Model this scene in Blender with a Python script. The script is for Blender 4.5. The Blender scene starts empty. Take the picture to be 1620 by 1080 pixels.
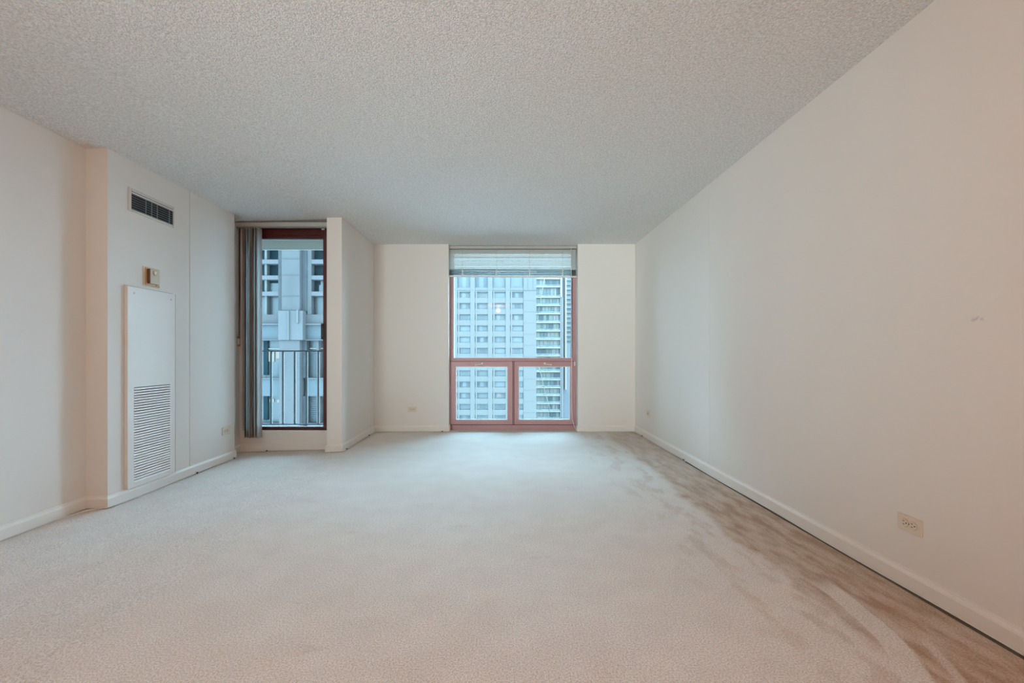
import bpy, bmesh, math, random
from mathutils import Vector, Matrix
random.seed(7)
S = bpy.context.scene
COL = S.collection

# ------------------------------------------------------------------ camera
cam_d = bpy.data.cameras.new('camera')
cam = bpy.data.objects.new('camera', cam_d); COL.objects.link(cam)
cam.location = (0, 0, 1.012); cam.rotation_euler = (math.radians(90), 0, 0)
cam_d.sensor_width = 36.0; cam_d.sensor_fit = 'HORIZONTAL'
cam_d.lens = 700.0 / 1620.0 * 36.0
cam_d.shift_x = 19.0 / 1620.0; cam_d.shift_y = 20.0 / 1620.0
cam_d.clip_start = 0.05; cam_d.clip_end = 1500
S.camera = cam

# ------------------------------------------------------------------ world: bluish overcast daylight
W = bpy.data.worlds.new('overcast_sky'); S.world = W; W.use_nodes = True
bg = W.node_tree.nodes['Background']
bg.inputs['Color'].default_value = (0.438, 0.765, 1.0, 1)
bg.inputs['Strength'].default_value = 18.4

# ------------------------------------------------------------------ ceiling lamp and added fill lights behind the camera
def lamp(name, loc, power, col, radius):
    d = bpy.data.lights.new(name, 'POINT'); d.energy = power; d.color = col; d.shadow_soft_size = radius
    o = bpy.data.objects.new(name, d); COL.objects.link(o); o.location = loc
    return o
lamp('ceiling_lamp_light', (-0.05, -1.2, 2.3), 57, (1.0, 0.43, 0.21), 0.035)
def fill_area(name, loc, rot, power, col, sx, sy):
    d = bpy.data.lights.new(name, 'AREA'); d.shape = 'RECTANGLE'; d.size = sx; d.size_y = sy
    d.energy = power; d.color = col; d.spread = math.radians(50)
    o = bpy.data.objects.new(name, d); COL.objects.link(o); o.location = loc
    o.rotation_euler = (math.radians(rot[0]), 0, math.radians(rot[1]))
fill_area('added_back_fill', (-2.25, -3.2, 1.8), (88, -14), 4.5, (0.85, 1.0, 0.9), 1.0, 0.6)  # added fill light without a fixture, brightens the end wall
fill_area('added_low_fill', (-2.25, -3.2, 0.9), (98, -22), 20, (0.80, 0.97, 1.0), 1.0, 0.3)  # added fill light, tilted up to lift the far ceiling and walls

S.view_settings.view_transform = 'Standard'
S.view_settings.look = 'None'
S.view_settings.gamma = 1.0
S.view_settings.use_curve_mapping = False
S.view_settings.exposure = 0.0
try:
    S.cycles.use_denoising = True
    S.cycles.max_bounces = 12
    S.cycles.diffuse_bounces = 8
    S.cycles.transparent_max_bounces = 16
    S.cycles.caustics_reflective = False
    S.cycles.caustics_refractive = False
    S.cycles.sample_clamp_indirect = 6.0
except Exception:
    pass

F = 700.0
def PX(x, Y): return (x - 791.0) * Y / F
def PZ(y, Y): return 1.012 - (y - 560.0) * Y / F

# ------------------------------------------------------------------ materials
def new_mat(name):
    m = bpy.data.materials.new(name); m.use_nodes = True
    nt = m.node_tree
    return m, nt, nt.nodes['Principled BSDF']

def mat(name, col, rough=0.6, metal=0.0, bump=0.0, scale=60.0, var=0.04, spec=0.5, stretch=None):
    m, nt, b = new_mat(name)
    b.inputs['Roughness'].default_value = rough; b.inputs['Metallic'].default_value = metal
    b.inputs['Specular IOR Level'].default_value = spec
    tc = nt.nodes.new('ShaderNodeTexCoord')
    src = tc.outputs['Object']
    if stretch:
        mp = nt.nodes.new('ShaderNodeMapping'); mp.inputs['Scale'].default_value = stretch
        nt.links.new(src, mp.inputs['Vector']); src = mp.outputs['Vector']
    n = nt.nodes.new('ShaderNodeTexNoise'); n.inputs['Scale'].default_value = scale
    n.inputs['Detail'].default_value = 3
    nt.links.new(src, n.inputs['Vector'])
    mx = nt.nodes.new('ShaderNodeMix'); mx.data_type = 'RGBA'
    mx.inputs['A'].default_value = (*[max(0, c * (1 - var)) for c in col], 1)
    mx.inputs['B'].default_value = (*[min(1, c * (1 + var)) for c in col], 1)
    nt.links.new(n.outputs['Fac'], mx.inputs['Factor'])
    nt.links.new(mx.outputs['Result'], b.inputs['Base Color'])
    if bump:
        bp = nt.nodes.new('ShaderNodeBump'); bp.inputs['Strength'].default_value = bump
        bp.inputs['Distance'].default_value = 0.002
        nt.links.new(n.outputs['Fac'], bp.inputs['Height'])
        nt.links.new(bp.outputs['Normal'], b.inputs['Normal'])
    return m

M = {}
M['wall'] = mat('cream_wall_paint', (0.80, 0.775, 0.735), 0.55, bump=0.05, scale=90, var=0.012, spec=0.3)
M['trim'] = mat('cream_semigloss_paint', (0.82, 0.795, 0.75), 0.38, var=0.015, scale=25)
M['groove'] = mat('dark_joint', (0.30, 0.22, 0.17), 0.8)
M['plate_cream'] = mat('almond_plastic', (0.7400, 0.6550, 0.5300), 0.35, var=0.01)
M['slot'] = mat('black_slot', (0.03, 0.02, 0.015), 0.6)
M['panel'] = mat('painted_steel_panel', (0.80, 0.775, 0.74), 0.42, var=0.012, scale=12)
M['louver_dark'] = mat('duct_interior', (0.015, 0.018, 0.02), 0.8)
M['vent_metal'] = mat('vent_grey_metal', (0.3, 0.32, 0.32), 0.4, metal=0.3)
M['vent_frame'] = mat('vent_painted_frame', (0.66, 0.62, 0.57), 0.45)
M['thermo_tan'] = mat('tan_plastic', (0.56, 0.36, 0.17), 0.35)
M['thermo_light'] = mat('light_tan_plastic', (0.66, 0.47, 0.28), 0.35)
M['thermo_body'] = mat('beige_plastic', (0.52, 0.42, 0.27), 0.35)
M['thermo_dark'] = mat('dark_brown_plastic', (0.16, 0.06, 0.02), 0.4)  # dark brown plastic of the side strip and screws
M['window_frame'] = mat('hazed_red_frame', (0.52, 0.29, 0.30), 0.4, var=0.10, scale=18, stretch=(1, 1, 6))  # haze over the red is mixed into this lighter colour
M['door_frame'] = mat('dark_mahogany_frame', (0.0850, 0.0130, 0.0100), 0.35, var=0.25, scale=14, stretch=(2, 2, 0.6))
M['panel_shade'] = mat('panel_edge_shade', (0.56, 0.53, 0.49), 0.6)  # paints the shadow lines at the access panel edges
M['gap'] = mat('carpet_gap_shade_dark', (0.1100, 0.1000, 0.0800), 0.9)
M['strip'] = mat('dark_sash_gap', (0.10, 0.04, 0.045), 0.6)  # colour for the painted shade between frame and sashes
M['white_metal'] = mat('white_enamel', (0.80, 0.80, 0.76), 0.35)
M['bronze'] = mat('dark_bronze', (0.05, 0.035, 0.03), 0.4, metal=0.5)
M['cable'] = mat('white_cable_sheath', (0.80, 0.79, 0.75), 0.45)
M['clip'] = mat('black_clip', (0.02, 0.02, 0.02), 0.5)
M['brass'] = mat('brown_clip', (0.40, 0.20, 0.10), 0.4)
M['vane'] = mat('grey_beige_vane', (0.5, 0.45, 0.42), 0.55, var=0.06, scale=8)
M['vane_light'] = mat('pale_vane', (0.74, 0.71, 0.67), 0.5, var=0.04, scale=8)
M['balcony'] = mat('balcony_painted_concrete', (0.52, 0.46, 0.41), 0.7, var=0.06, scale=5)
M['rail'] = mat('galvanised_rail', (0.07, 0.075, 0.08), 0.45, metal=0.1)
M['concrete'] = mat('weathered_concrete', (0.0414, 0.0347, 0.0333), 0.85, var=0.35, scale=1.3, stretch=(1.2, 1.2, 0.35))
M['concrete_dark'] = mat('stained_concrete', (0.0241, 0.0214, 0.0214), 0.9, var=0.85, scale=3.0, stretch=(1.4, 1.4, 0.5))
M['concrete_light'] = mat('pale_concrete_band', (0.0500, 0.0416, 0.0404), 0.8, var=0.08, scale=0.6)
M['teal_glass'] = mat('teal_window_glass', (0.004, 0.011, 0.013), 0.5, var=0.3, scale=0.9, spec=0.06)
M['grey_glass'] = mat('pale_curtained_glass', (0.0259, 0.0252, 0.0238), 0.3, var=0.12, scale=1.2, stretch=(3, 1, 0.3))
M['panel_blue'] = mat('blue_grey_cladding', (0.0276, 0.0296, 0.0309), 0.6, var=0.06, scale=0.4)
M['tower'] = mat('white_precast_concrete', (0.0578, 0.0516, 0.0463), 0.8, var=0.05, scale=0.05)
M['tower_spandrel'] = mat('white_precast_spandrel', (0.0578, 0.0516, 0.0463), 0.8, var=0.06, scale=0.08)
M['joint'] = mat('blue_grey_joint', (0.0403, 0.0432, 0.0450), 0.8)  # blue-grey tone of the tower's joint lines
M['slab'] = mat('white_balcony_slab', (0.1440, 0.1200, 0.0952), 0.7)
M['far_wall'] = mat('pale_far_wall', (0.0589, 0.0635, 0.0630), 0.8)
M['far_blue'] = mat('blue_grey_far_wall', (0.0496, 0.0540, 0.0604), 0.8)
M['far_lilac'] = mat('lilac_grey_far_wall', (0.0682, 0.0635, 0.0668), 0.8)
M['tower_win'] = [mat('tower_window_%s' % n, c, 0.35, var=0.10, scale=0.9, stretch=(1, 1, 0.15)) for n, c in
                  (('steel', (0.0357, 0.0419, 0.0437)), ('mist', (0.0434, 0.0486, 0.0501)), ('slate', (0.0295, 0.0351, 0.0386)))]
M['tower_frame'] = mat('tower_window_frame', (0.0248, 0.0311, 0.0334), 0.5)
M['curtain'] = [mat('far_curtain_%s' % n, c, 0.8, var=0.05, scale=2.0, stretch=(1, 1, 0.05)) for n, c in
                (('grey', (0.0481, 0.0513, 0.0514)), ('pale', (0.0558, 0.0581, 0.0565)), ('dim', (0.0372, 0.0419, 0.0437)))]
M['shade_dark'] = mat('dark_room_behind_glass', (0.0155, 0.0230, 0.0257), 0.5)
M['orange_curtain'] = mat('orange_curtain', (0.0930, 0.0540, 0.0334), 0.7)
M['ground'] = mat('street_asphalt', (0.3, 0.31, 0.31), 0.9, scale=0.1)
M['rope'] = mat('pale_green_rope', (0.19, 0.20, 0.13), 0.7)
M['pipe'] = mat('lit_picket_white', (0.2, 0.18, 0.165), 0.5)  # white for the painted lit side of the balcony pickets
M['outer'] = mat('outer_wall_concrete', (0.30, 0.30, 0.29), 0.85)
M['grey_blind_rail'] = mat('greige_rail', (0.48, 0.47, 0.43), 0.4)

def emissive(name, col, s):
    m, nt, b = new_mat(name)
    b.inputs['Base Color'].default_value = (0.02, 0.02, 0.02, 1)
    b.inputs['Emission Color'].default_value = (*col, 1); b.inputs['Emission Strength'].default_value = s
    return m
M['lit'] = emissive('lit_ceiling_in_far_window', (0.60, 0.52, 0.33), 0.85)
M['tube'] = emissive('lit_tube', (0.6, 0.68, 0.60), 0.8)

# thin clear glass
def glass(name, tint, refl=0.06):
    m = bpy.data.materials.new(name); m.use_nodes = True; nt = m.node_tree
    for n in list(nt.nodes): nt.nodes.remove(n)
    out = nt.nodes.new('ShaderNodeOutputMaterial')
    tr = nt.nodes.new('ShaderNodeBsdfTransparent'); tr.inputs['Color'].default_value = (*tint, 1)
    gl = nt.nodes.new('ShaderNodeBsdfGlossy'); gl.inputs['Roughness'].default_value = 0.02
    mx = nt.nodes.new('ShaderNodeMixShader')
    fr = nt.nodes.new('ShaderNodeFresnel'); fr.inputs['IOR'].default_value = 1.35
    nt.links.new(fr.outputs[0], mx.inputs[0]); nt.links.new(tr.outputs[0], mx.inputs[1])
    nt.links.new(gl.outputs[0], mx.inputs[2]); nt.links.new(mx.outputs[0], out.inputs['Surface'])
    return m
M['glass'] = glass('clear_window_glass', (0.97, 0.99, 0.99))
M['bal_glass'] = glass('balcony_rail_glass', (0.9, 0.95, 0.95))
M['door_glass'] = glass('door_glass', (0.80, 0.84, 0.85))

# translucent blind slat
m, nt, b = new_mat('white_aluminium_slat')
b.inputs['Base Color'].default_value = (0.62, 0.66, 0.64, 1); b.inputs['Roughness'].default_value = 0.35
tl = nt.nodes.new('ShaderNodeBsdfTranslucent'); tl.inputs['Color'].default_value = (0.62, 0.68, 0.66, 1)
mx = nt.nodes.new('ShaderNodeMixShader'); mx.inputs[0].default_value = 0.05
out = nt.nodes['Material Output']
nt.links.new(b.outputs[0], mx.inputs[1]); nt.links.new(tl.outputs[0], mx.inputs[2]); nt.links.new(mx.outputs[0], out.inputs['Surface'])
M['slat'] = m
for nm in ('vane', 'vane_light'):
    nt = M[nm].node_tree; b = nt.nodes['Principled BSDF']; out = nt.nodes['Material Output']
    tl = nt.nodes.new('ShaderNodeBsdfTranslucent'); tl.inputs['Color'].default_value = (0.62, 0.56, 0.52, 1)
    mx = nt.nodes.new('ShaderNodeMixShader'); mx.inputs[0].default_value = 0.22
    nt.links.new(b.outputs[0], mx.inputs[1]); nt.links.new(tl.outputs[0], mx.inputs[2]); nt.links.new(mx.outputs[0], out.inputs['Surface'])

# popcorn ceiling
m, nt, b = new_mat('popcorn_ceiling'); L = nt.links.new
tc = nt.nodes.new('ShaderNodeTexCoord')
n1 = nt.nodes.new('ShaderNodeTexNoise'); n1.inputs['Scale'].default_value = 92; n1.inputs['Detail'].default_value = 4; n1.inputs['Roughness'].default_value = 0.7
v1 = nt.nodes.new('ShaderNodeTexVoronoi'); v1.inputs['Scale'].default_value = 130
L(tc.outputs['Object'], n1.inputs['Vector']); L(tc.outputs['Object'], v1.inputs['Vector'])
ad = nt.nodes.new('ShaderNodeMath'); ad.operation = 'SUBTRACT'
L(n1.outputs['Fac'], ad.inputs[0]); L(v1.outputs['Distance'], ad.inputs[1])
bp = nt.nodes.new('ShaderNodeBump'); bp.inputs['Strength'].default_value = 0.9; bp.inputs['Distance'].default_value = 0.004
L(ad.outputs[0], bp.inputs['Height']); L(bp.outputs['Normal'], b.inputs['Normal'])
cr = nt.nodes.new('ShaderNodeValToRGB')
cr.color_ramp.elements[0].position = 0.30; cr.color_ramp.elements[0].color = (0.60, 0.595, 0.585, 1)
cr.color_ramp.elements[1].position = 0.62; cr.color_ramp.elements[1].color = (0.93, 0.925, 0.91, 1)
L(n1.outputs['Fac'], cr.inputs['Fac']); L(cr.outputs['Color'], b.inputs['Base Color'])
b.inputs['Roughness'].default_value = 0.9
M['ceiling'] = m

# carpet: cut pile, with unvacuumed darker strip along the right wall
m, nt, b = new_mat('beige_cut_pile_carpet'); L = nt.links.new
N = nt.nodes.new
def math_n(op, a, bb=None, c=None, clamp=False):
    n = N('ShaderNodeMath'); n.operation = op; n.use_clamp = clamp
    for i, v in enumerate((a, bb, c)):
        if v is None: continue
        if isinstance(v, (int, float)): n.inputs[i].default_value = v
        else: L(v, n.inputs[i])
    return n.outputs[0]
def noise(vec, scale, detail=3, rough=0.5):
    n = N('ShaderNodeTexNoise'); n.inputs['Scale'].default_value = scale
    n.inputs['Detail'].default_value = detail; n.inputs['Roughness'].default_value = rough
    L(vec, n.inputs['Vector']); return n.outputs['Fac']
def mapping(vec, scale=(1, 1, 1), rot=(0, 0, 0)):
    n = N('ShaderNodeMapping'); n.inputs['Scale'].default_value = scale; n.inputs['Rotation'].default_value = rot
    L(vec, n.inputs['Vector']); return n.outputs['Vector']
def sstep(v, lo, hi, a=0.0, bb=1.0):
    n = N('ShaderNodeMapRange'); n.interpolation_type = 'SMOOTHSTEP'
    n.inputs['From Min'].default_value = lo; n.inputs['From Max'].default_value = hi
    n.inputs['To Min'].default_value = a; n.inputs['To Max'].default_value = bb
    L(v, n.inputs['Value']); return n.outputs['Result']
def mixc(f, A, B):
    n = N('ShaderNodeMix'); n.data_type = 'RGBA'
    L(f, n.inputs['Factor'])
    for k, v in (('A', A), ('B', B)):
        if isinstance(v, tuple): n.inputs[k].default_value = (*v, 1)
        else: L(v, n.inputs[k])
    return n.outputs['Result']
tc = N('ShaderNodeTexCoord'); P = tc.outputs['Object']
sp = N('ShaderNodeSeparateXYZ'); L(P, sp.inputs[0]); X, Y = sp.outputs['X'], sp.outputs['Y']
big = noise(P, 1.3, 3); mid = noise(P, 5.0, 4, 0.6); fine = noise(P, 165, 3, 0.75)
streak = noise(mapping(P, (5.5, 1.8, 1), (0, 0, math.radians(62))), 2.4, 5, 0.62)
streak2 = noise(mapping(P, (3.2, 1.5, 1), (0, 0, math.radians(-40))), 2.6, 5, 0.6)
# edge of the strip wanders around x = 1.35
xe = math_n('ADD', X, math_n('MULTIPLY', math_n('SUBTRACT', mid, 0.5), 0.22))
xe = math_n('ADD', xe, math_n('MULTIPLY', math_n('SUBTRACT', big, 0.5), 0.25))
strip = sstep(xe, 1.27, 1.37)
strip = math_n('MULTIPLY', strip, sstep(Y, 5.4, 2.6, 0.55, 1.0))
strip = math_n('MULTIPLY', strip, math_n('MULTIPLY_ADD', sstep(streak, 0.35, 0.70), -0.40, 1.0), clamp=True)
# vacuum arc: pale band sweeping from (1.45, 2.0) to (1.10, 1.35)
dx = math_n('SUBTRACT', X, 0.42); dy = math_n('SUBTRACT', Y, 1.85)
r = math_n('SQRT', math_n('ADD', math_n('MULTIPLY', dx, dx), math_n('MULTIPLY', dy, dy)))
arc = math_n('SUBTRACT', 1.0, sstep(math_n('ABSOLUTE', math_n('SUBTRACT', r, math_n('MULTIPLY_ADD', math_n('SUBTRACT', mid, 0.5), 0.04, 1.0))), 0.036, 0.05))
arc = math_n('MULTIPLY', arc, sstep(Y, 2.05, 1.85))
arc2 = math_n('MULTIPLY', math_n('SUBTRACT', 1.0, sstep(math_n('ABSOLUTE', math_n('SUBTRACT', r, 1.115)), 0.008, 0.022)), sstep(Y, 1.6, 1.5))
strip2 = math_n('MULTIPLY', strip, math_n('SUBTRACT', 1.0, math_n('MULTIPLY', arc, 0.9)))
strip2 = math_n('MULTIPLY', strip2, math_n('SUBTRACT', 1.0, math_n('MULTIPLY', arc2, 0.6)))
# diagonal wedges left by the vacuum further inside
wedge = math_n('MULTIPLY', sstep(streak2, 0.50, 0.62), math_n('MULTIPLY', sstep(math_n('ADD', X, math_n('MULTIPLY', big, 0.5)), 0.95, 1.45), 0.34))
wedge = math_n('MULTIPLY', wedge, math_n('SUBTRACT', 1.0, arc))
tr = math_n('MAXIMUM', strip2, wedge)
base = mixc(sstep(mid, 0.3, 0.7), (0.82, 0.775, 0.725), (0.88, 0.84, 0.79))
brown = mixc(sstep(streak, 0.3, 0.7), (0.42, 0.27, 0.165), (0.60, 0.44, 0.31))
colr = mixc(tr, base, brown)
# a few faint orange wear spots in the middle
spot = math_n('MULTIPLY', sstep(noise(mapping(P, (1.0, 2.6, 1), (0, 0, 0.3)), 2.4, 4, 0.65), 0.62, 0.76), 0.28)
colr = mixc(spot, colr, (0.55, 0.39, 0.29))
sc_ = N('ShaderNodeMix'); sc_.data_type = 'RGBA'; sc_.blend_type = 'MULTIPLY'; sc_.inputs['Factor'].default_value = 1.0
L(colr, sc_.inputs['A'])
cr = N('ShaderNodeValToRGB'); cr.color_ramp.elements[0].position = 0.32; cr.color_ramp.elements[0].color = (0.52, 0.49, 0.46, 1)
cr.color_ramp.elements[1].position = 0.60; cr.color_ramp.elements[1].color = (1, 1, 1, 1)
L(fine, cr.inputs['Fac']); L(cr.outputs['Color'], sc_.inputs['B'])
L(sc_.outputs['Result'], b.inputs['Base Color'])
bp = N('ShaderNodeBump'); bp.inputs['Strength'].default_value = 0.6; bp.inputs['Distance'].default_value = 0.005
L(fine, bp.inputs['Height']); L(bp.outputs['Normal'], b.inputs['Normal'])
b.inputs['Roughness'].default_value = 0.95; b.inputs['Sheen Weight'].default_value = 0.25
M['carpet'] = m

# right wall paint with the small scuff mark
m, nt, b = new_mat('cream_wall_paint_scuffed'); L = nt.links.new; N = nt.nodes.new
tc = N('ShaderNodeTexCoord'); P = tc.outputs['Object']
sp = N('ShaderNodeSeparateXYZ'); L(P, sp.inputs[0])
dy = math_n('MULTIPLY', math_n('SUBTRACT', sp.outputs['Y'], 1.634), 28)
dz = math_n('MULTIPLY', math_n('SUBTRACT', sp.outputs['Z'], 1.142), 62)
r = math_n('SQRT', math_n('ADD', math_n('MULTIPLY', dy, dy), math_n('MULTIPLY', dz, dz)))
sc = math_n('MULTIPLY', math_n('SUBTRACT', 1.0, sstep(r, 0.2, 1.0)), sstep(noise(P, 60, 3), 0.42, 0.6))
wn = noise(P, 1.2, 2)
basew = mixc(wn, (0.79, 0.765, 0.725), (0.81, 0.785, 0.745))
L(mixc(math_n('MULTIPLY', sc, 0.5), basew, (0.34, 0.30, 0.28)), b.inputs['Base Color'])
b.inputs['Roughness'].default_value = 0.5; b.inputs['Specular IOR Level'].default_value = 0.3
M['wall_right'] = m

# ------------------------------------------------------------------ mesh helpers
class MB:
    def __init__(s): s.v = []; s.f = []
    def box(s, x0, x1, y0, y1, z0, z1):
        i = len(s.v)
        s.v += [(x, y, z) for z in (z0, z1) for x, y in ((x0, y0), (x1, y0), (x1, y1), (x0, y1))]
        s.f += [tuple(i + k for k in q) for q in ((3, 2, 1, 0), (4, 5, 6, 7), (0, 1, 5, 4), (1, 2, 6, 5), (2, 3, 7, 6), (3, 0, 4, 7))]
        return s
    def add(s, verts, faces):
        i = len(s.v); s.v += [tuple(v) for v in verts]; s.f += [tuple(i + k for k in q) for q in faces]
        return s
    def cyl(s, c, axis, r, h, n=16, r2=None):
        """cylinder with centre of base c, unit axis, height h"""
        c = Vector(c); a = Vector(axis).normalized(); r2 = r if r2 is None else r2
        u = a.orthogonal().normalized(); w = a.cross(u)
        i = len(s.v)
        for k, (hh, rr) in enumerate(((0, r), (h, r2))):
            for j in range(n):
                t = 2 * math.pi * j / n
                s.v.append(tuple(c + a * hh + u * math.cos(t) * rr + w * math.sin(t) * rr))
        for j in range(n):
            k = (j + 1) % n
            s.f.append((i + j, i + k, i + n + k, i + n + j))
        s.f.append(tuple(i + n - 1 - j for j in range(n))); s.f.append(tuple(i + n + j for j in range(n)))
        return s
    def tube(s, pts, r, n=8):
        pts = [Vector(p) for p in pts]; i0 = len(s.v)
        up = Vector((0, 0, 1))
        for k, p in enumerate(pts):
            t = (pts[min(k + 1, len(pts) - 1)] - pts[max(k - 1, 0)]).normalized()
            u = t.cross(up)
            if u.length < 1e-3: u = t.cross(Vector((0, 1, 0)))
            u.normalize(); w = t.cross(u)
            for j in range(n):
                a = 2 * math.pi * j / n
                s.v.append(tuple(p + u * math.cos(a) * r + w * math.sin(a) * r))
        for k in range(len(pts) - 1):
            for j in range(n):
                a = i0 + k * n + j; bq = i0 + k * n + (j + 1) % n
                s.f.append((a, bq, bq + n, a + n))
        s.f.append(tuple(i0 + j for j in range(n))); e = i0 + (len(pts) - 1) * n
        s.f.append(tuple(e + n - 1 - j for j in range(n)))
        return s
    def mesh(s, name, m):
        me = bpy.data.meshes.new(name); me.from_pydata(s.v, [], s.f); me.materials.append(m)
        bm = bmesh.new(); bm.from_mesh(me); bmesh.ops.recalc_face_normals(bm, faces=bm.faces); bm.to_mesh(me); bm.free()
        me.update()
        return me
    def build(s, name, m, parent=None, bevel=0, smooth=False):
        me = s.mesh(name, m)
        if bevel:
            bm = bmesh.new(); bm.from_mesh(me)
            bmesh.ops.bevel(bm, geom=list(bm.edges), offset=bevel, segments=2, affect='EDGES', clamp_overlap=True)
            bm.to_mesh(me); bm.free()
        if smooth:
            for p in me.polygons: p.use_smooth = len(p.vertices) == 4
        return link(name, me, parent)

def link(name, me, parent=None, loc=None):
    o = bpy.data.objects.new(name, me); COL.objects.link(o)
    if parent: 
        o.parent = parent
        o.location = Vector((0, 0, 0))
        if parent.location.length and parent.parent is None and loc is None:
            o.matrix_parent_inverse = Matrix.Translation(-parent.location)
    if loc is not None: o.location = loc
    return o

def tag(o, label, cat=None, group=None, kind=None):
    o['label'] = label
    if cat: o['category'] = cat
    if group: o['group'] = group
    if kind: o['kind'] = kind
    return o
def thing(name, label, cat, loc=(0, 0, 0), group=None):
    o = bpy.data.objects.new(name, None); COL.objects.link(o); o.location = loc; o.empty_display_size = 0.1
    return tag(o, label, cat, group)
def struct(name, mb, m, label, bevel=0, cat=None):
    o = mb.build(name, m, None, bevel); return tag(o, label, cat, kind='structure')

# the old floor and ceiling sag very slightly towards the left
def sag(x): return -0.034 * max(0.0, min(1.15, (-1.4 - x) / 1.265))

ZC = 2.444
XR = 1.762; YB = 5.768; XP = -1.6485; XP2 = -1.805; YP = 4.611
XA = -2.787; YD = 4.74; XCH = -2.665; YC1 = 4.44; YC0 = 3.005; XL = -2.813
YREAR = -3.4
WL, WR, YF = -0.6716, 1.0153, 5.918

# ------------------------------------------------------------------ floor and ceiling
def sheet(z, th, yy, xs):
    mb = MB()
    vs = []
    for x in xs:
        d = sag(x)
        for y in yy: vs += [(x, y, z + d), (x, y, z + d + th)]
    n = len(yy); fs = []
    idx = lambda i, j, k: (i * n + j) * 2 + k
    for i in range(len(xs) - 1):
        for j in range(n - 1):
            fs.append((idx(i, j, 0), idx(i + 1, j, 0), idx(i + 1, j + 1, 0), idx(i, j + 1, 0)))
            fs.append((idx(i, j, 1), idx(i, j + 1, 1), idx(i + 1, j + 1, 1), idx(i + 1, j, 1)))
    for i in range(len(xs) - 1):
        fs.append((idx(i, 0, 0), idx(i, 0, 1), idx(i + 1, 0, 1), idx(i + 1, 0, 0)))
        fs.append((idx(i, n - 1, 0), idx(i + 1, n - 1, 0), idx(i + 1, n - 1, 1), idx(i, n - 1, 1)))
    for j in range(n - 1):
        fs.append((idx(0, j, 0), idx(0, j + 1, 0), idx(0, j + 1, 1), idx(0, j, 1)))
        e = len(xs) - 1
        fs.append((idx(e, j, 0), idx(e, j, 1), idx(e, j + 1, 1), idx(e, j + 1, 0)))
    mb.add(vs, fs); return mb
# floor in two sheets so it stays inside the plan: main room (to the window recess) and the alcove on the left
fl = sheet(-0.10, 0.10, [YREAR - 0.1, 1.0, 2.5, YD + 0.05], [-2.95, XCH, -2.2, -1.8, -1.4])
fl2 = sheet(-0.10, 0.10, [YREAR - 0.1, 2.5, YF + 0.02], [-1.4, 0.2, XR + 0.12])
fl3 = sheet(-0.10, 0.10, [YD + 0.05, YF + 0.02], [-1.75, -1.4])
fl.add(fl2.v, fl2.f); fl.add(fl3.v, fl3.f)
struct('floor', fl, M['carpet'], 'wall to wall beige cut pile carpet with a darker brushed strip along the right wall')
cl = sheet(ZC, 0.15, [YREAR - 0.1, 1.0, 3.0, YD + 0.2], [-2.95, XCH, -2.2, -1.8, -1.4])
cl2 = sheet(ZC, 0.15, [YREAR - 0.1, 2.5, 6.0], [-1.4, 0.2, XR + 0.12])
cl3 = sheet(ZC, 0.15, [YD + 0.2, 6.0], [-1.75, -1.4])
cl.add(cl2.v, cl2.f); cl.add(cl3.v, cl3.f)
struct('ceiling', cl, M['ceiling'], 'white popcorn textured ceiling')

# ------------------------------------------------------------------ walls
ZB, ZT = -0.09, ZC + 0.03
# right wall: two panels with a hairline joint
YS = 3.722
rw = MB().box(XR, XR + 0.1, YREAR, YS - 0.0015, ZB, ZT).box(XR, XR + 0.1, YS + 0.0015, YB + 0.15, ZB, ZT)
rwo = struct('wall_right', rw, M['wall_right'], 'long plain cream wall on the right with a hairline vertical joint')
MB().box(XR + 0.006, XR + 0.02, YS - 0.0015, YS + 0.0015, 0.09, ZC).build('panel_joint', M['groove'], rwo)
# far wall around the window
bw = MB().box(XP, WL, YB, YF + 0.10, ZB, ZT).box(WR, XR, YB, YF + 0.10, ZB, ZT)
struct('wall_back', bw, M['wall'], 'cream end wall on both sides of the red framed window')
struct('wall_partition', MB().box(XP2, XP, YP, YF + 0.10, ZB, ZT), M['wall'], 'short cream wall stub between balcony door and window')
# under the balcony door
struct('wall_door_curb', MB().box(XA, XP2, YD, YD + 0.12, ZB, PZ(681, YD)), M['wall'], 'low cream curb wall under the balcony door')
struct('wall_alcove', MB().box(XA - 0.12, XA, YC1, YD + 0.12, ZB, ZT), M['wall'], 'narrow cream wall left of the balcony door')
YJ = 3.80
chw = MB().box(XCH - 0.28, XCH, YC0, YJ - 0.003, ZB, ZT).box(XCH - 0.28, XCH, YJ + 0.003, YC1, ZB, ZT)
ch = struct('wall_left_closet', chw, M['wall'], 'cream duct closet wall on the left carrying vent, thermostat and louvred panel')
MB().box(XCH - 0.05, XCH - 0.010, YJ - 0.003, YJ + 0.003, 0.05, ZC - 0.03).build('panel_joint', M['groove'], ch)
struct('wall_left', MB().box(XL - 0.13, XL, YREAR, YC0, ZB, ZT), M['wall'], 'cream wall at the far left of the photo')
struct('wall_rear', MB().box(XL - 0.13, XR + 0.1, YREAR - 0.1, YREAR, ZB, ZT), M['wall'], 'cream wall behind the camera')

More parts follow.
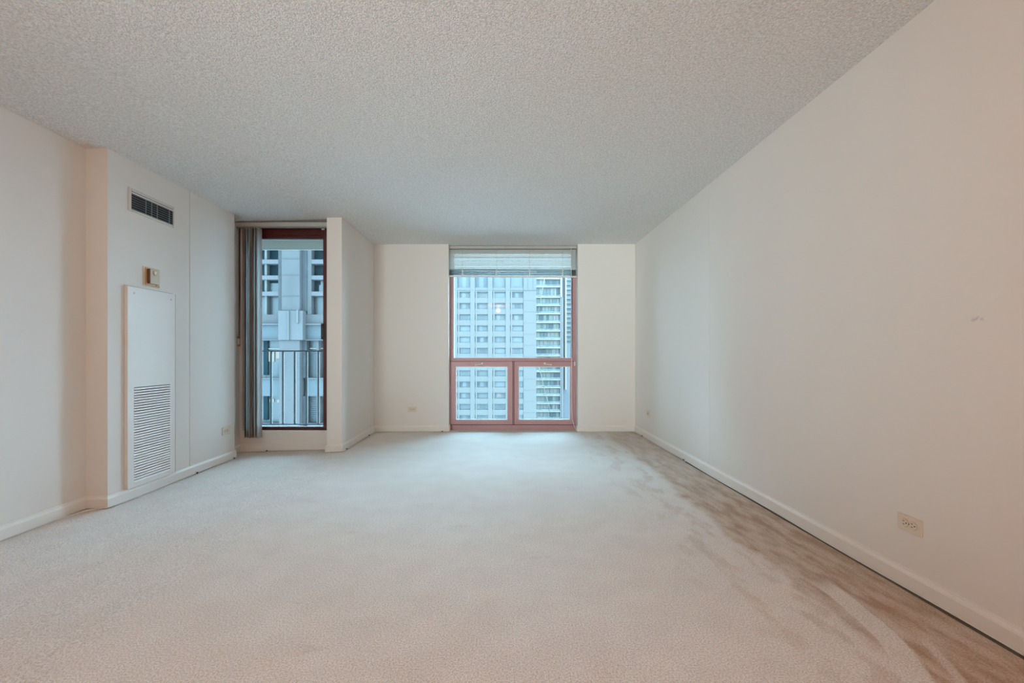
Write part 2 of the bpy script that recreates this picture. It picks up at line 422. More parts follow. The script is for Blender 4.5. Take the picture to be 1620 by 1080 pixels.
# ------------------------------------------------------------------ baseboards (mitred sweep)
PROF = [(0.0, 0.008), (0.014, 0.008), (0.014, 0.064), (0.011, 0.072), (0.006, 0.079), (0.005, 0.086), (0.0, 0.086)]
def offsets(path):
    out = []
    for i, p in enumerate(path):
        ns = []
        for a, bq in ((i - 1, i), (i, i + 1)):
            if a >= 0 and bq < len(path):
                d = (Vector(path[bq]) - Vector(path[a])).normalized(); ns.append(Vector((d.y, -d.x)))
        if len(ns) == 1: out.append(ns[0])
        else:
            n = ns[0] + ns[1]; out.append(n / max(0.2, n.dot(ns[0])))
    return out
def baseboards(path, names, labels):
    off = offsets(path)
    for i, nm in enumerate(names):
        if nm is None: continue
        mb = MB(); vs = []
        steps = 2
        for k in range(2):
            p = Vector(path[i + k]); o = off[i + k]
            for (n, z) in PROF: vs.append((p.x + o.x * n, p.y + o.y * n, z + sag(p.x)))
        m_ = len(PROF)
        fs = [(j, (j + 1) % m_, m_ + (j + 1) % m_, m_ + j) for j in range(m_)]
        fs += [tuple(range(m_)), tuple(range(2 * m_ - 1, m_ - 1, -1))]
        mb.add(vs, fs); struct(nm, mb, M['trim'], labels[i])
path_l = [(XL, YREAR), (XL, YC0), (XCH, YC0), (XCH, YC1), (XA, YC1), (XA, YD), (XP2, YD), (XP2, YP), (XP, YP), (XP, YB), (WL, YB), (WL, YB + 0.12)]
baseboards(path_l, ['baseboard_left', 'baseboard_closet_end', 'baseboard_closet', 'baseboard_closet_return', 'baseboard_alcove', 'baseboard_door',
                    'baseboard_partition_left', 'baseboard_partition_end', 'baseboard_partition', 'baseboard_back_left', 'baseboard_recess_left'],
           ['cream baseboard along the far left wall', 'short cream baseboard on the end of the duct closet', 'cream baseboard under the louvred panel',
            'tiny cream baseboard return beside the balcony door', 'short cream baseboard left of the balcony door', 'cream baseboard under the balcony door',
            'cream baseboard on the left face of the wall stub', 'cream baseboard wrapping the end of the wall stub', 'cream baseboard along the right face of the wall stub',
            'cream baseboard left of the window', 'short baseboard in the left side of the window recess'])
path_r = [(WR, YB + 0.12), (WR, YB), (XR, YB), (XR, YREAR)]
baseboards(path_r, ['baseboard_recess_right', 'baseboard_back_right', 'baseboard_right'],
           ['short baseboard in the right side of the window recess', 'cream baseboard right of the window', 'long cream baseboard along the right wall'])

struct('carpet_gap_shade', MB().box(XR - .027, XR - .0005, -1.0, 4.15, 0.0005, 0.006), M['gap'], 'dark strip painting the shaded gap between carpet edge and right baseboard')  # flat dark strip stands in for the gap's shadow
# ------------------------------------------------------------------ main window
win = thing('window_1', 'red framed window with one large pane over two crank opened sashes', None)
win['kind'] = 'structure'
y0, y1 = YF, YF + 0.06
zt = PZ(565.8, YF); zb = PZ(571.6, YF)
XI0, XI1 = PX(717.0, YF), PX(905.6, YF)
fr = MB().box(WL, XI0, y0, y1, 0, 2.44).box(XI1, WR, y0, y1, 0, 2.44)
fr.box(XI0, XI1, y0, y1, zb, zt).box(XI0, XI1, y0, y1, 2.36, 2.44).box(XI0, XI1, y0, y1, 0, 0.082)
XM0, XM1 = PX(810.2, YF), PX(814.2, YF)
fr.box(XM0, XM1, y0 + 0.001, y1, 0.082, zb)
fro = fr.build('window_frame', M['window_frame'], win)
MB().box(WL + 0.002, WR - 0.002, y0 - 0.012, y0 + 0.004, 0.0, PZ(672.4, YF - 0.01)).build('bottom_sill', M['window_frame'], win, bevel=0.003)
# pale glazing beads beside the big pane
MB().box(XI0, XI0 + 0.011, y0 + 0.012, y1 - 0.01, zt, 2.36).build('glazing_bead', M['white_metal'], win)
MB().box(XI1 - 0.013, XI1, y0 + 0.012, y1 - 0.01, zt, 2.36).build('glazing_bead', M['far_lilac'], win)
MB().box(XI0 + 0.001, XI1 - 0.001, y0 + 0.035, y0 + 0.041, zt - 0.004, 2.364).build('pane', M['glass'], win)
ys0, ys1 = YF - 0.014, YF + 0.04
def sash(xa, xb, ga, gb, hx, flip):
    za, zbb = PZ(571.9, ys0), PZ(671.2, ys0)
    gt, gbm = PZ(579.4, ys0), PZ(664.2, ys0)
    m_ = MB().box(xa, ga, ys0, ys1, zbb, za).box(gb, xb, ys0, ys1, zbb, za).box(ga, gb, ys0, ys1, gt, za).box(ga, gb, ys0, ys1, zbb, gbm)
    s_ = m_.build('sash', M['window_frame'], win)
    bd = MB(); t = 0.008
    bd.box(ga, ga + t, ys0 + 0.010, ys0 + 0.03, gbm, gt).box(gb - t, gb, ys0 + 0.010, ys0 + 0.03, gbm, gt)
    bd.box(ga + t, gb - t, ys0 + 0.010, ys0 + 0.03, gt - t, gt).box(ga + t, gb - t, ys0 + 0.010, ys0 + 0.03, gbm, gbm + t)
    bd.build('glazing_bead', M['white_metal'], s_)
    MB().box(ga, gb, ys0 + 0.031, ys0 + 0.036, gbm, gt).build('pane', M['glass'], s_)
    # folding crank handle
    hz = PZ(575.5, ys0); dd = -1 if flip else 1
    h = MB().cyl((hx, ys0, hz + 0.006), (0, -1, 0), 0.014, 0.018, 14)
    h.tube([(hx, ys0 - 0.020, hz + 0.010), (hx + 0.02 * -dd, ys0 - 0.028, hz - 0.004), (hx + 0.085 * -dd, ys0 - 0.026, hz - 0.010)], 0.0055, 8)
    h.cyl((hx + 0.085 * -dd, ys0 - 0.020, hz - 0.010), (0, -1, 0), 0.008, 0.02, 10)
    h.build('crank_handle', M['white_metal'], s_, smooth=True)
Yv = ys0
sash(PX(711.6, Yv), PX(810.8, Yv), PX(720.8, Yv), PX(803.3, Yv), PX(762.5, Yv), False)
sash(PX(813.8, Yv), PX(911.0, Yv), PX(820.2, Yv), PX(902.6, Yv), PX(861.5, Yv), True)
for (xa, xb, za_, zb_q) in ((711.6, 911.0, 572.0, 571.3), (711.6, 911.0, 672.2, 671.3)):  # dark strips painted as the shaded gaps around the sashes
    MB().box(PX(xa, Yv), PX(xb, Yv), ys0 + .004, ys0 + .0139, PZ(za_, Yv), PZ(zb_q, Yv)).build('sash_gap_shade', M['strip'], win)
for xa in (811.0, 813.1):
    MB().box(PX(xa, Yv), PX(xa + .6, Yv), ys0 + .004, ys0 + .0139, PZ(671.2, Yv), PZ(572.0, Yv)).build('sash_gap_shade', M['strip'], win)
MB().box(PX(908.2, Yv), PX(909.8, Yv), ys0 - 0.02, ys0, PZ(578.5, Yv), PZ(571.5, Yv)).build('sash_latch', M['white_metal'], win, bevel=0.002)

# ------------------------------------------------------------------ horizontal blind
bl = thing('horizontal_blind', 'raised white slatted blind across the top of the red framed window', 'blind', (0.17, 5.85, 2.42))
yb = 5.855
B0, B1 = PX(710.2, yb) + 0.0, PX(911.8, yb)
zq = lambda y: PZ(y, yb)
MB().box(B0, B1, yb - 0.022, yb + 0.022, zq(393.4), zq(389.4)).build('headrail', M['grey_blind_rail'], bl, bevel=0.002)
def slat_mb(w, tilt, sagz=0.0, twist=0.0, nseg=10):
    mb = MB(); vs = []; rows = nseg + 1
    for i in range(rows):
        t = i / nseg; x = B0 + 0.008 + (B1 - B0 - 0.016) * t
        dz = sagz * (4 * t * (1 - t)) + twist * math.sin(t * 9.5)
        for k in range(4):
            u = (k / 3 - 0.5) * w; c = 0.0022 * (1 - (2 * k / 3 - 1) ** 2)
            yy = u * math.cos(tilt) - c * math.sin(tilt); zz = u * math.sin(tilt) + c * math.cos(tilt)
            vs.append((x, yy, zz + dz))
    n0 = len(vs); vs += [(x, y, z - 0.0007) for x, y, z in vs]
    fs = []
    for i in range(nseg):
        for k in range(3):
            a = i * 4 + k; fs.append((a, a + 4, a + 5, a + 1)); fs.append((n0 + a, n0 + a + 1, n0 + a + 5, n0 + a + 4))
    mb.add(vs, fs); return mb
me_sl = slat_mb(0.025, math.radians(63), 0.0, 0.0, 4).mesh('slat', M['slat'])
slope = math.radians(-0.17)
for k in range(13):
    o = link('slat', me_sl, bl); o.matrix_parent_inverse = Matrix.Translation(-bl.location)
    o.location = (0, yb, zq(396.0) - k * 0.0205 - 0.0); o.rotation_euler = (random.uniform(-.05, .05), 0, 0)
stack = []
me_st = [slat_mb(0.025, math.radians(random.uniform(-4, 6)), random.uniform(-0.004, 0.004), random.uniform(-.0016, .0016), 16).mesh('stacked_slat', M['vent_metal' if q % 3 == 0 else 'slat']) for q in range(6)]
for k in range(18):
    o = link('stacked_slat', me_st[k % 6], bl); o.matrix_parent_inverse = Matrix.Translation(-bl.location)
    o.location = (0, yb, zq(435.0) + 0.0042 * k)
    o.rotation_euler = (0, math.radians(0.33), 0)
    o.location.z += 0.0
zr0, zr1 = zq(437.8), zq(435.4)
brm = MB(); dzr = 0.010
brm.add([(B0, yb - .013, zr0), (B1, yb - .013, zr0 - dzr), (B1, yb + .013, zr0 - dzr), (B0, yb + .013, zr0),
         (B0, yb - .013, zr1), (B1, yb - .013, zr1 - dzr), (B1, yb + .013, zr1 - dzr), (B0, yb + .013, zr1)],
        [(3, 2, 1, 0), (4, 5, 6, 7), (0, 1, 5, 4), (1, 2, 6, 5), (2, 3, 7, 6), (3, 0, 4, 7)])
brm.build('bottom_rail', M['white_metal'], bl, bevel=0.002)
for x in (731.9, 785.3, 837.6, 889.8):
    xx = PX(x, yb)
    MB().box(xx - .0016, xx + .0016, yb - .0165, yb - .0150, zr1, zq(393.6)).box(xx - .0012, xx + .0012, yb + .0150, yb + .0165, zr1, zq(393.6)).build('ladder_cord', M['grey_blind_rail'], bl)
    MB().box(xx - .007, xx + .007, yb - .0195, yb - .0168, zr0 - .004, zq(426.5)).build('stack_clip', M['white_metal'], bl, bevel=0.001)
# lift cord: down to the sill, then curling to the floor on the right
yc = yb - 0.03
pts = [(PX(903.6, yc), yc, PZ(392, yc)), (PX(903.9, yc), yc, PZ(480, yc)), (PX(904.3, yc), yc - .002, PZ(570, yc)), (PX(904.5, yc), yc, PZ(625, yc)),
       (PX(904.6, yc), yc, PZ(652, yc)), (PX(905.6, yc), yc, PZ(664, yc)), (PX(908.0, yc), yc + .005, PZ(672, yc)), (PX(910.6, yc), yc + .005, 0.010)]
MB().tube(pts, 0.0038, 8).build('lift_cord', M['white_metal'], bl, smooth=True)
tag(struct('headrail_gap_shade', MB().box(WL + .001, WR - .001, YB + 0.11, YF, 2.415, 2.4435), M['slot'], 'black strip painting the shaded gap above the blind headrail'), 'black strip painting the shaded gap above the blind headrail')  # black strip puts the shade of this gap into colour

# ------------------------------------------------------------------ balcony door
dr = thing('door_1', 'dark mahogany framed glass balcony door', None); dr['kind'] = 'structure'
yd0, yd1 = YD + 0.04, YD + 0.12
z_s = PZ(681, YD)
zc_d = ZC + sag(-2.0) - 0.001
f = MB().box(PX(515.0, yd0), XP2, yd0, yd1, z_s, zc_d).box(XA, XA + 0.05, yd0, yd1, z_s, zc_d)
f.box(XA + 0.05, PX(515.0, yd0), yd0, yd1, PZ(371.5, yd0), zc_d).box(XA + 0.05, PX(515.0, yd0), yd0, yd1, z_s, z_s + 0.008)
f.build('door_frame', M['door_frame'], dr)
ya = yd0 + 0.015
sx0, sx1 = XA + 0.052, PX(514.6, yd0)
gx0, gx1 = sx0 + 0.06, PX(511.3, ya)
gz0, gz1 = PZ(675.0, ya), PZ(377.6, ya)
lf = MB().box(sx0, gx0, ya, ya + 0.045, z_s + .009, PZ(371.5, yd0) - .001).box(gx1, sx1, ya, ya + 0.045, z_s + .009, PZ(371.5, yd0) - .001)
lf.box(gx0, gx1, ya, ya + 0.045, gz1, PZ(371.5, yd0) - .001).box(gx0, gx1, ya, ya + 0.045, z_s + .009, gz0)
# moulded step on the rails
lf.box(gx0, gx1, ya - .008, ya, gz1 + .012, gz1 + .022)
lfo = lf.build('door_leaf', M['door_frame'], dr)
MB().box(gx0, gx1, ya + 0.02, ya + 0.026, gz0, gz1).build('pane', M['door_glass'], lfo)
hb = MB().box(PX(511.4, ya), PX(515.6, ya), ya - 0.012, ya, PZ(538.5, ya), PZ(511, ya))
hb.box(PX(510.2, ya), PX(512.4, ya), ya - 0.045, ya - 0.030, PZ(537, ya), PZ(512, ya))
hb.box(PX(510.8, ya), PX(512.2, ya), ya - 0.032, ya - 0.010, PZ(536, ya), PZ(533.5, ya)).box(PX(510.8, ya), PX(512.2, ya), ya - 0.032, ya - 0.010, PZ(516, ya), PZ(513.5, ya))
hb.build('handle', M['bronze'], lfo, bevel=0.001)
MB().box(PX(509.2, yd0), PX(513.8, yd0), yd0 - 0.012, yd0, PZ(363.8, yd0), PZ(360.6, yd0)).build('latch', M['white_metal'], dr, bevel=0.001)
tag(struct('trim_2', MB().box(XA, XA + 0.030, YD - 0.004, YD + 0.0399, z_s, 2.39), M['trim'], ''), 'pale narrow door casing at the left edge of the balcony door')
MB().box(XA + 0.0, XA + 0.004, YD - 0.010, YD - 0.004, 1.12, 2.38).build('caulk_gap', M['slot'], bpy.data.objects['trim_2'])

# vertical blind, stacked open on the left
vb = thing('vertical_blind', 'grey beige vertical blind drawn open at the left of the balcony door', 'blind', (-2.6, 4.68, 2.35))
yv = 4.675
MB().box(XA + .006, XP2 - .002, yv - .024, yv + .024, PZ(358.9, yv), PZ(352.4, yv)).build('headrail', M['grey_blind_rail'], vb, bevel=0.002)
MB().box(XA + .006, XP2 - .002, yv - .008, yv + .012, PZ(358.9, yv) - .011, PZ(358.9, yv) - 0.0005).build('carrier_track', M['vent_metal'], vb)
def vane_mb(w, h):
    mb = MB(); vs = []; n = 6
    for z in (0, -h):
        for side in (0, 1):
            for k in range(n + 1):
                u = k / n - 0.5; vs.append((u * w, 0.006 * (1 - 4 * u * u) + side * 0.0011, z))
    fs = []; q = n + 1
    for k in range(n):
        fs.append((k, k + 1, 2 * q + k + 1, 2 * q + k)); fs.append((q + k, 3 * q + k, 3 * q + k + 1, q + k + 1))
    fs += [(0, 2 * q, 3 * q, q), (n, q + n, 3 * q + n, 2 * q + n)]
    mb.add(vs, fs); return mb
ztop = PZ(358.9, yv) - .0125; zbot = PZ(692.0, yv)
mv = [vane_mb(0.089, ztop - zbot).mesh('vane', M[k]) for k in ('vane', 'vane_light')]
xs = [387.5 + 2.05 * k for k in range(12)]
angs = [62, 70, 66, 72, 58, 40, 64, 72, 60, 74, 66, 50]
for k, x in enumerate(xs):
    o = link('vane', mv[1 if k in (1, 4, 8) else 0], vb); o.matrix_parent_inverse = Matrix.Translation(-vb.location)
    # vanes turned almost along the line of sight from the room, fanned a little
    o.location = (PX(x + 1.2, yv), yv, ztop); o.rotation_euler = (0, 0, math.radians(angs[k] + 42))
    MB().box(o.location.x - .003, o.location.x + .003, yv - .001, yv + .001, ztop - 0.001, ztop + 0.006).build('vane_hanger', M['white_metal'], vb)
# control cords with tensioner on the alcove wall
xc = XA + 0.012
MB().tube([(xc, 4.70, 2.37), (xc + .001, 4.70, 1.8), (xc, 4.70, PZ(533, 4.7))], 0.0020, 6).tube([(xc, 4.725, 2.37), (xc, 4.725, 1.7), (xc, 4.715, PZ(546, 4.7))], 0.0020, 6).build('pull_cord', M['slot'], vb)
MB().cyl((XA + .002, 4.70, PZ(533.5, 4.7)), (1, 0, 0), 0.014, 0.018, 12).build('cord_pulley', M['brass'], vb)
MB().cyl((XA + .002, 4.705, PZ(546, 4.7)), (1, 0, 0), 0.012, 0.016, 12).build('cord_pulley', M['brass'], vb)
MB().box(XA + .003, XA + .017, 4.695, 4.712, PZ(545, 4.7), PZ(535, 4.7)).build('cord_tensioner', M['white_metal'], vb, bevel=0.002)

# ------------------------------------------------------------------ supply vent on closet wall
vt = thing('air_vent', 'rectangular air supply register with dark grille high on the left closet wall', 'vent', (XCH, 3.39, 2.12))
x = XCH
o0, o1, i0, i1 = 3.167, 3.613, 3.194, 3.601
zo0, zo1, zi0, zi1 = 2.042, 2.212, 2.060, 2.190
f = MB().box(x, x + .006, o0, i0, zo0, zo1).box(x, x + .006, i1, o1, zo0, zo1).box(x, x + .006, i0, i1, zo0, zi0).box(x, x + .006, i0, i1, zi1, zo1)
f.build('frame', M['vent_frame'], vt, bevel=0.0015)
MB().box(x + .0002, x + .0012, i0, i1, zi0, zi1).build('dark_opening', M['louver_dark'], vt)
me_l = MB()
me_l.add([(0.0012, i0, 0.002), (0.0065, i0, -0.0012), (0.0065, i0, -0.0026), (0.0012, i0, 0.0006),
          (0.0012, i1, 0.002), (0.0065, i1, -0.0012), (0.0065, i1, -0.0026), (0.0012, i1, 0.0006)],
         [(0, 1, 2, 3), (7, 6, 5, 4), (0, 4, 5, 1), (1, 5, 6, 2), (2, 6, 7, 3), (3, 7, 4, 0)])
me_l = me_l.mesh('louver', M['vent_metal'])
nl = 7
for k in range(nl):
    o = link('louver', me_l, vt); o.matrix_parent_inverse = Matrix.Translation(-vt.location)
    o.location = (x, 0, zi0 + 0.006 + k * (zi1 - zi0 - 0.028) / (nl - 1))
MB().box(x + .0012, x + .0075, i0, i1, zi1 - .016, zi1 - .006).build('lit_top_louver', M['panel'], vt)  # top louvre, the light on it put in as paler paint
for yy in (3.325, 3.38, 3.435, 3.56):
    MB().box(x + .0010, x + .0030, yy, yy + .006, zi0, zi1 - .017).build('damper_fin', M['vent_metal'], vt)

# ------------------------------------------------------------------ thermostat
th = thing('thermostat', 'old beige thermostat with round dial on the left closet wall', 'thermostat', (XCH, 3.38, 1.6))
MB().box(x, x + .004, 3.298, 3.460, 1.524, 1.672).build('backing_plate', M['plate_cream'], th, bevel=0.0015)
MB().box(x + .004, x + .009, 3.318, 3.455, 1.530, 1.666).build('mount_plate', M['thermo_tan'], th, bevel=0.001)
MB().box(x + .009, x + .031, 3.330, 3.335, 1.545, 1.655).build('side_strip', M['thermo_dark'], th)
bd = MB().box(x + .009, x + .030, 3.3355, 3.416, 1.545, 1.656).build('body', M['thermo_body'], th, bevel=0.002)
d = MB().cyl((x + .030, 3.378, 1.630), (1, 0, 0), 0.019, 0.004, 24).build('dial', M['thermo_tan'], th)
MB().cyl((x + .034, 3.378, 1.630), (1, 0, 0), 0.0125, 0.003, 24).build('dial_face', M['plate_cream'], d)
MB().box(x + .009, x + .016, 3.4165, 3.446, 1.535, 1.660).build('base_strip', M['thermo_light'], th, bevel=0.001)
MB().box(x + .016, x + .024, 3.424, 3.434, 1.575, 1.612).build('lever', M['plate_cream'], th, bevel=0.001)
MB().cyl((x + .016, 3.428, 1.546), (1, 0, 0), 0.004, 0.002, 12).build('screw', M['slot'], th)

# ------------------------------------------------------------------ louvred access panel
ap = thing('access_panel', 'tall painted louvred return air panel under the thermostat', 'access panel', (XCH, 3.37, 0.05))
xf = XCH + 0.025; x = XCH + 0.0015
p0, p1, pz0, pz1 = 3.138, 3.600, 0.053, 1.496
g0, g1, gzb, gzt = 3.192, 3.542, 0.085, 0.772
pm = MB()
pm.box(x, xf, p0, g0, pz0, pz1).box(x, xf, g1, p1, pz0, pz1).box(x, xf, g0, g1, gzt, pz1).box(x, xf, g0, g1, pz0, gzb)
pm.build('panel', M['panel'], ap)
MB().box(x, x + .002, p0 - .002, p1, pz1 + .0001, pz1 + .009).build('top_shade_line', M['panel_shade'], ap)  # darker strip painted as the shadow line above the panel
MB().box(xf, xf + .001, p1 - .004, p1, pz0, pz1).build('edge_shade_line', M['panel_shade'], ap)  # darker strip painted as shade along the right edge
MB().box(x + .0, x + .004, g0, g1, gzb, gzt).build('dark_opening', M['louver_dark'], ap)
nL = 36; pit = (gzt - gzb) / nL
lm = MB()
lm.add([(0.004, g0, pit * .80), (0.0225, g0, pit * 0.66), (0.0262, g0, pit * .06), (0.004, g0, pit * .30),
        (0.004, g1, pit * .80), (0.0225, g1, pit * 0.66), (0.0262, g1, pit * .06), (0.004, g1, pit * .30)],
       [(0, 1, 2, 3), (7, 6, 5, 4), (0, 4, 5, 1), (1, 5, 6, 2), (2, 6, 7, 3), (3, 7, 4, 0)])
lm = lm.mesh('louver', M['panel'])
for k in range(nL):
    o = link('louver', lm, ap); o.matrix_parent_inverse = Matrix.Translation(-ap.location); o.location = (x, 0, gzb + k * pit)
for yy, zz in ((3.192, 1.452), (3.552, 1.449)):
    MB().cyl((xf, yy, zz), (1, 0, 0), 0.0075, 0.003, 14).build('screw', M['vent_frame'], ap)

# ------------------------------------------------------------------ outlets
def outlet(label, loc, axis, w=0.115, h=0.07, receptacles=True):
    """axis: 'x-' plate on a wall facing -x, 'x+' facing +x, 'y-' facing -y"""
    t = thing('wall_outlet', label, 'outlet', loc)
    rz = {'y-': 0, 'x-': -math.pi / 2, 'x+': math.pi / 2}[axis]
    t.rotation_euler = (0, 0, rz)
    def part(mb, name, m_, parent=t, **kw):
        o = mb.build(name, m_, None, **kw); o.parent = parent; return o
    part(MB().box(-w / 2, w / 2, -0.006, -0.0002, -h / 2, h / 2), 'cover_plate', M['plate_cream'], bevel=0.0022)
    if receptacles:
        for s in (-1, 1):
            cx = s * 0.0195
            r = part(MB().cyl((cx, -0.0058, 0), (0, -1, 0), 0.0165, 0.0022, 24), 'receptacle', M['plate_cream'])
            ring = MB()
            ring.cyl((cx, -0.0055, 0), (0, -1, 0), 0.0178, 0.0012, 24)
            part(ring, 'receptacle_rim', M['thermo_tan'], r)
            sl = MB().box(cx - .009, cx - .001, -0.0086, -0.0076, .0055, .0082).box(cx - .009, cx - .001, -0.0086, -0.0076, -.0082, -.0055)
            sl.cyl((cx + .0075, -0.0076, 0), (0, -1, 0), 0.0028, 0.001, 10)
            part(sl, 'slot', M['slot'], r)
        part(MB().cyl((0, -0.0058, 0), (0, -1, 0), 0.0028, 0.0016, 10), 'screw', M['thermo_dark'])
    else:
        part(MB().box(-.012, .012, -0.009, -0.006, -.012, .012), 'jack', M['vent_metal'], bevel=0.001)
        part(MB().cyl((-.04, -0.0058, 0), (0, -1, 0), 0.003, 0.0016, 10), 'screw', M['thermo_dark'])
    return t
outlet('almond horizontal outlet plate in the foreground of the right wall', (XR, 1.899, 0.282), 'x-')
outlet('small jack plate near the far corner of the right wall', (XR, 5.25, 0.307), 'x-', 0.11, 0.082, False)
outlet('horizontal outlet plate on the end wall left of the window', (PX(652.2, YB), YB, 0.2935), 'y-')
outlet('horizontal outlet plate on the left closet wall near the balcony door', (XCH, 4.305, 0.268), 'x+', 0.125, 0.078)

# ------------------------------------------------------------------ cables stapled along the baseboards
def cable(label, path, closed_clips, dz=0.011):
    pts = []
    for (a, bq) in zip(path[:-1], path[1:]):
        a = Vector(a); bq = Vector(bq); n = max(2, int((bq - a).length / 0.08))
        for k in range(n):
            p = a.lerp(bq, k / n); pts.append((p.x, p.y, sag(p.x) + dz + 0.0022 * math.sin(p.x * 7 + p.y * 5)))
    p = Vector(path[-1]); pts.append((p.x, p.y, sag(p.x) + dz))
    t = thing('cable', label, 'cable', (path[0][0], path[0][1], sag(path[0][0])))
    MB().tube(pts, 0.0034, 8).build('sheath', M['cable'], t, smooth=True)
    for (cx, cy) in closed_clips:
        z = sag(cx) + dz
        MB().box(cx - .008, cx + .008, cy - .008, cy + .008, z - .006, z + .006).build('clip', M['clip'], t, bevel=0.002)
o_ = 0.021
lp = [(XL + o_, -3.2), (XL + o_, 1.8), (XL + o_ + .003, 2.5), (XL + .03, 2.78), (XL + .07, 2.90), (XCH - .05, 2.965), (XCH + .018, 2.98), (XCH + o_ + .004, 3.05),
      (XCH + o_, 3.5), (XCH + o_, 4.42), (XCH + .01, 4.465), (XA + .045, 4.55), (XA + .06, 4.66), (XA + .12, YD - .024), (XP2 - .3, YD - .019), (XP2 - .04, YD - .021), (XP2 - .022, YD - .05), (XP2 - .021, YP - .018), (XP2 - .01, YP - .021),
      (XP + .012, YP - .022), (XP + .021, YP - .01), (XP + o_, 5.0), (XP + o_, YB - .05), (XP + .05, YB - o_), (-1.2, YB - .019), (WL - .03, YB - .019)]
cable('thin white cable stapled along the left baseboards as far as the window', lp,
      [(XCH + o_, 3.86), (XCH + o_, 4.40), (XA + .30, YD - .020), (XP + o_, 4.70), (XP + o_, 5.50), (-0.75, YB - .019)])
rp = [(WR + .03, YB - .019), (1.4, YB - .019), (XR - .05, YB - .019), (XR - o_, YB - .05), (XR - o_, 4.2), (XR - o_ - .001, 3.0), (XR - o_, 1.5), (XR - o_, -3.2)]
cable('thin white cable stapled along the right baseboard', rp, [(XR - o_, 5.42), (XR - o_, 4.19)])

# ------------------------------------------------------------------ balcony
struct('balcony_floor', MB().box(-5.2, XP2, 4.86, 6.05, -0.20, 0.03), M['balcony'], 'pale concrete balcony floor outside the glass door')
struct('balcony_soffit', MB().box(-5.2, XP2, 4.861, 6.0, 2.52, 2.62).box(-5.2, XP2, 5.88, 5.905, PZ(395, 5.88), 2.52), M['balcony'], 'concrete balcony soffit with a pale edge beam')
struct('balcony_wall', MB().box(-5.3, -5.2, 4.86, 6.05, -0.2, 2.62).box(-5.2, XA - .121, 4.75, 4.859, -0.2, 2.62), M['outer'], 'outer concrete wall left of the balcony')
rl = thing('balcony_railing', 'grey metal picket railing outside the balcony door', 'railing', (-2.4, 5.9, 0.03))
yr = 5.88
zt_, zb_ = PZ(554.5, yr), PZ(670, yr)
MB().box(-5.199, XP2 - .001, yr - .008, yr + .022, zt_ - .014, zt_ + .004).build('top_rail', M['rail'], rl, bevel=.002)
MB().box(-5.199, XP2 - .001, yr - .006, yr + .018, zb_ - .014, zb_).build('bottom_rail', M['rail'], rl, bevel=.002)
pk = MB().box(-.007, .007, -.006, .016, zb_, zt_ - .014).mesh('picket', M['rail'])
pk2 = MB().box(-.005, .005, -.002, .012, zb_, zt_ - .014).mesh('picket', M['pipe'])  # white side piece paints the lit flank of each picket
for k in range(-12, 7):
    xx = PX(428.5 + 18.7 * (k - 0), yr)
    if xx > XP2 - 0.03: break
    if xx < -5.17: continue
    o = link('picket', pk, rl); o.matrix_parent_inverse = Matrix.Translation(-rl.location); o.location = (xx, yr, 0)
    o = link('picket_lit_side', pk2, o); o.location = (0.012, 0, 0)
for xx in (-5.15, -3.5, XP2 - .06):
    MB().box(xx - .01, xx + .01, yr - .004, yr + .016, 0.03, zb_ - .014).build('post', M['rail'], rl)

# ------------------------------------------------------------------ neighbouring concrete building seen through the door
YN = 24.0
nx = lambda x: PX(x, YN); nz = lambda y: PZ(y, YN)
nb = thing('office_building', 'weathered concrete building with a central pier seen through the balcony door', 'building', (nx(460), YN, -60))
XW0, XW1 = nx(300), nx(640)
def npart(name, m_, *boxes, parent=nb):
    mb = MB()
    for bx in boxes: mb.box(*bx)
    return mb.build(name, M[m_], parent)
npart('core', 'shade_dark', (XW0, XW1, YN + .9, YN + 14, -60, nz(230)))
# central pier, stepped
npart('pier', 'concrete', (nx(450), nx(478), YN - .3, YN + .9, nz(492), nz(240)))
npart('pier_base', 'concrete_light', (nx(446), nx(484), YN - .4, YN + .9, nz(538), nz(492.5)))
npart('pier_shaft', 'concrete', (nx(446), nx(478), YN - .3, YN + .9, -60, nz(538.5)))
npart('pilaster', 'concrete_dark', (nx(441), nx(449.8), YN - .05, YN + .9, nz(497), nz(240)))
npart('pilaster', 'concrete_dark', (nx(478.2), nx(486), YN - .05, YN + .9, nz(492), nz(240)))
npart('pilaster', 'concrete', (nx(486.2), nx(492.5), YN + .0, YN + .9, nz(497), nz(240)))
for zq_ in (410.5, 436, 469):
    npart('joint_line', 'concrete_light', (nx(451), nx(477), YN - .33, YN - .29, nz(zq_ + .5), nz(zq_)))
npart('pier_fin', 'tower', (nx(462.2), nx(463.6), YN - .5, YN - .4, nz(538), nz(493)))
npart('pier_fin', 'tower', (nx(475.5), nx(478), YN - .5, YN - .4, nz(512), nz(491)))
# floor bands (spandrels)
def band(y0_, y1_, m_, d=0.12):
    npart('spandrel', m_, (XW0, nx(440.8), YN - d + .12, YN + .9, nz(y1_), nz(y0_)))
    npart('spandrel', m_, (nx(492.7), XW1, YN - d + .12, YN + .9, nz(y1_), nz(y0_)))
for (a, bq) in ((240, 262), (284, 291), (312, 319), (340, 347), (368, 375), (386, 391), (410.3, 417), (435.6, 442), (461, 467.6)):
    band(a, bq, 'concrete_light')
def band2(y0_, y1_, m_, d=0.12, name='spandrel'):
    npart(name, m_, (XW0, nx(445.8), YN - d + .12, YN + .9, nz(y1_), nz(y0_)))
    npart(name, m_, (nx(484.2), XW1, YN - d + .12, YN + .9, nz(y1_), nz(y0_)))
band2(497.2, 512, 'concrete', 0.10)
band2(511.9, 514, 'concrete_light', 0.25, 'ledge')
band2(514.1, 537, 'panel_blue', 0.05, 'cladding_panel')
band2(537.1, 538.3, 'concrete_light', 0.25, 'ledge')
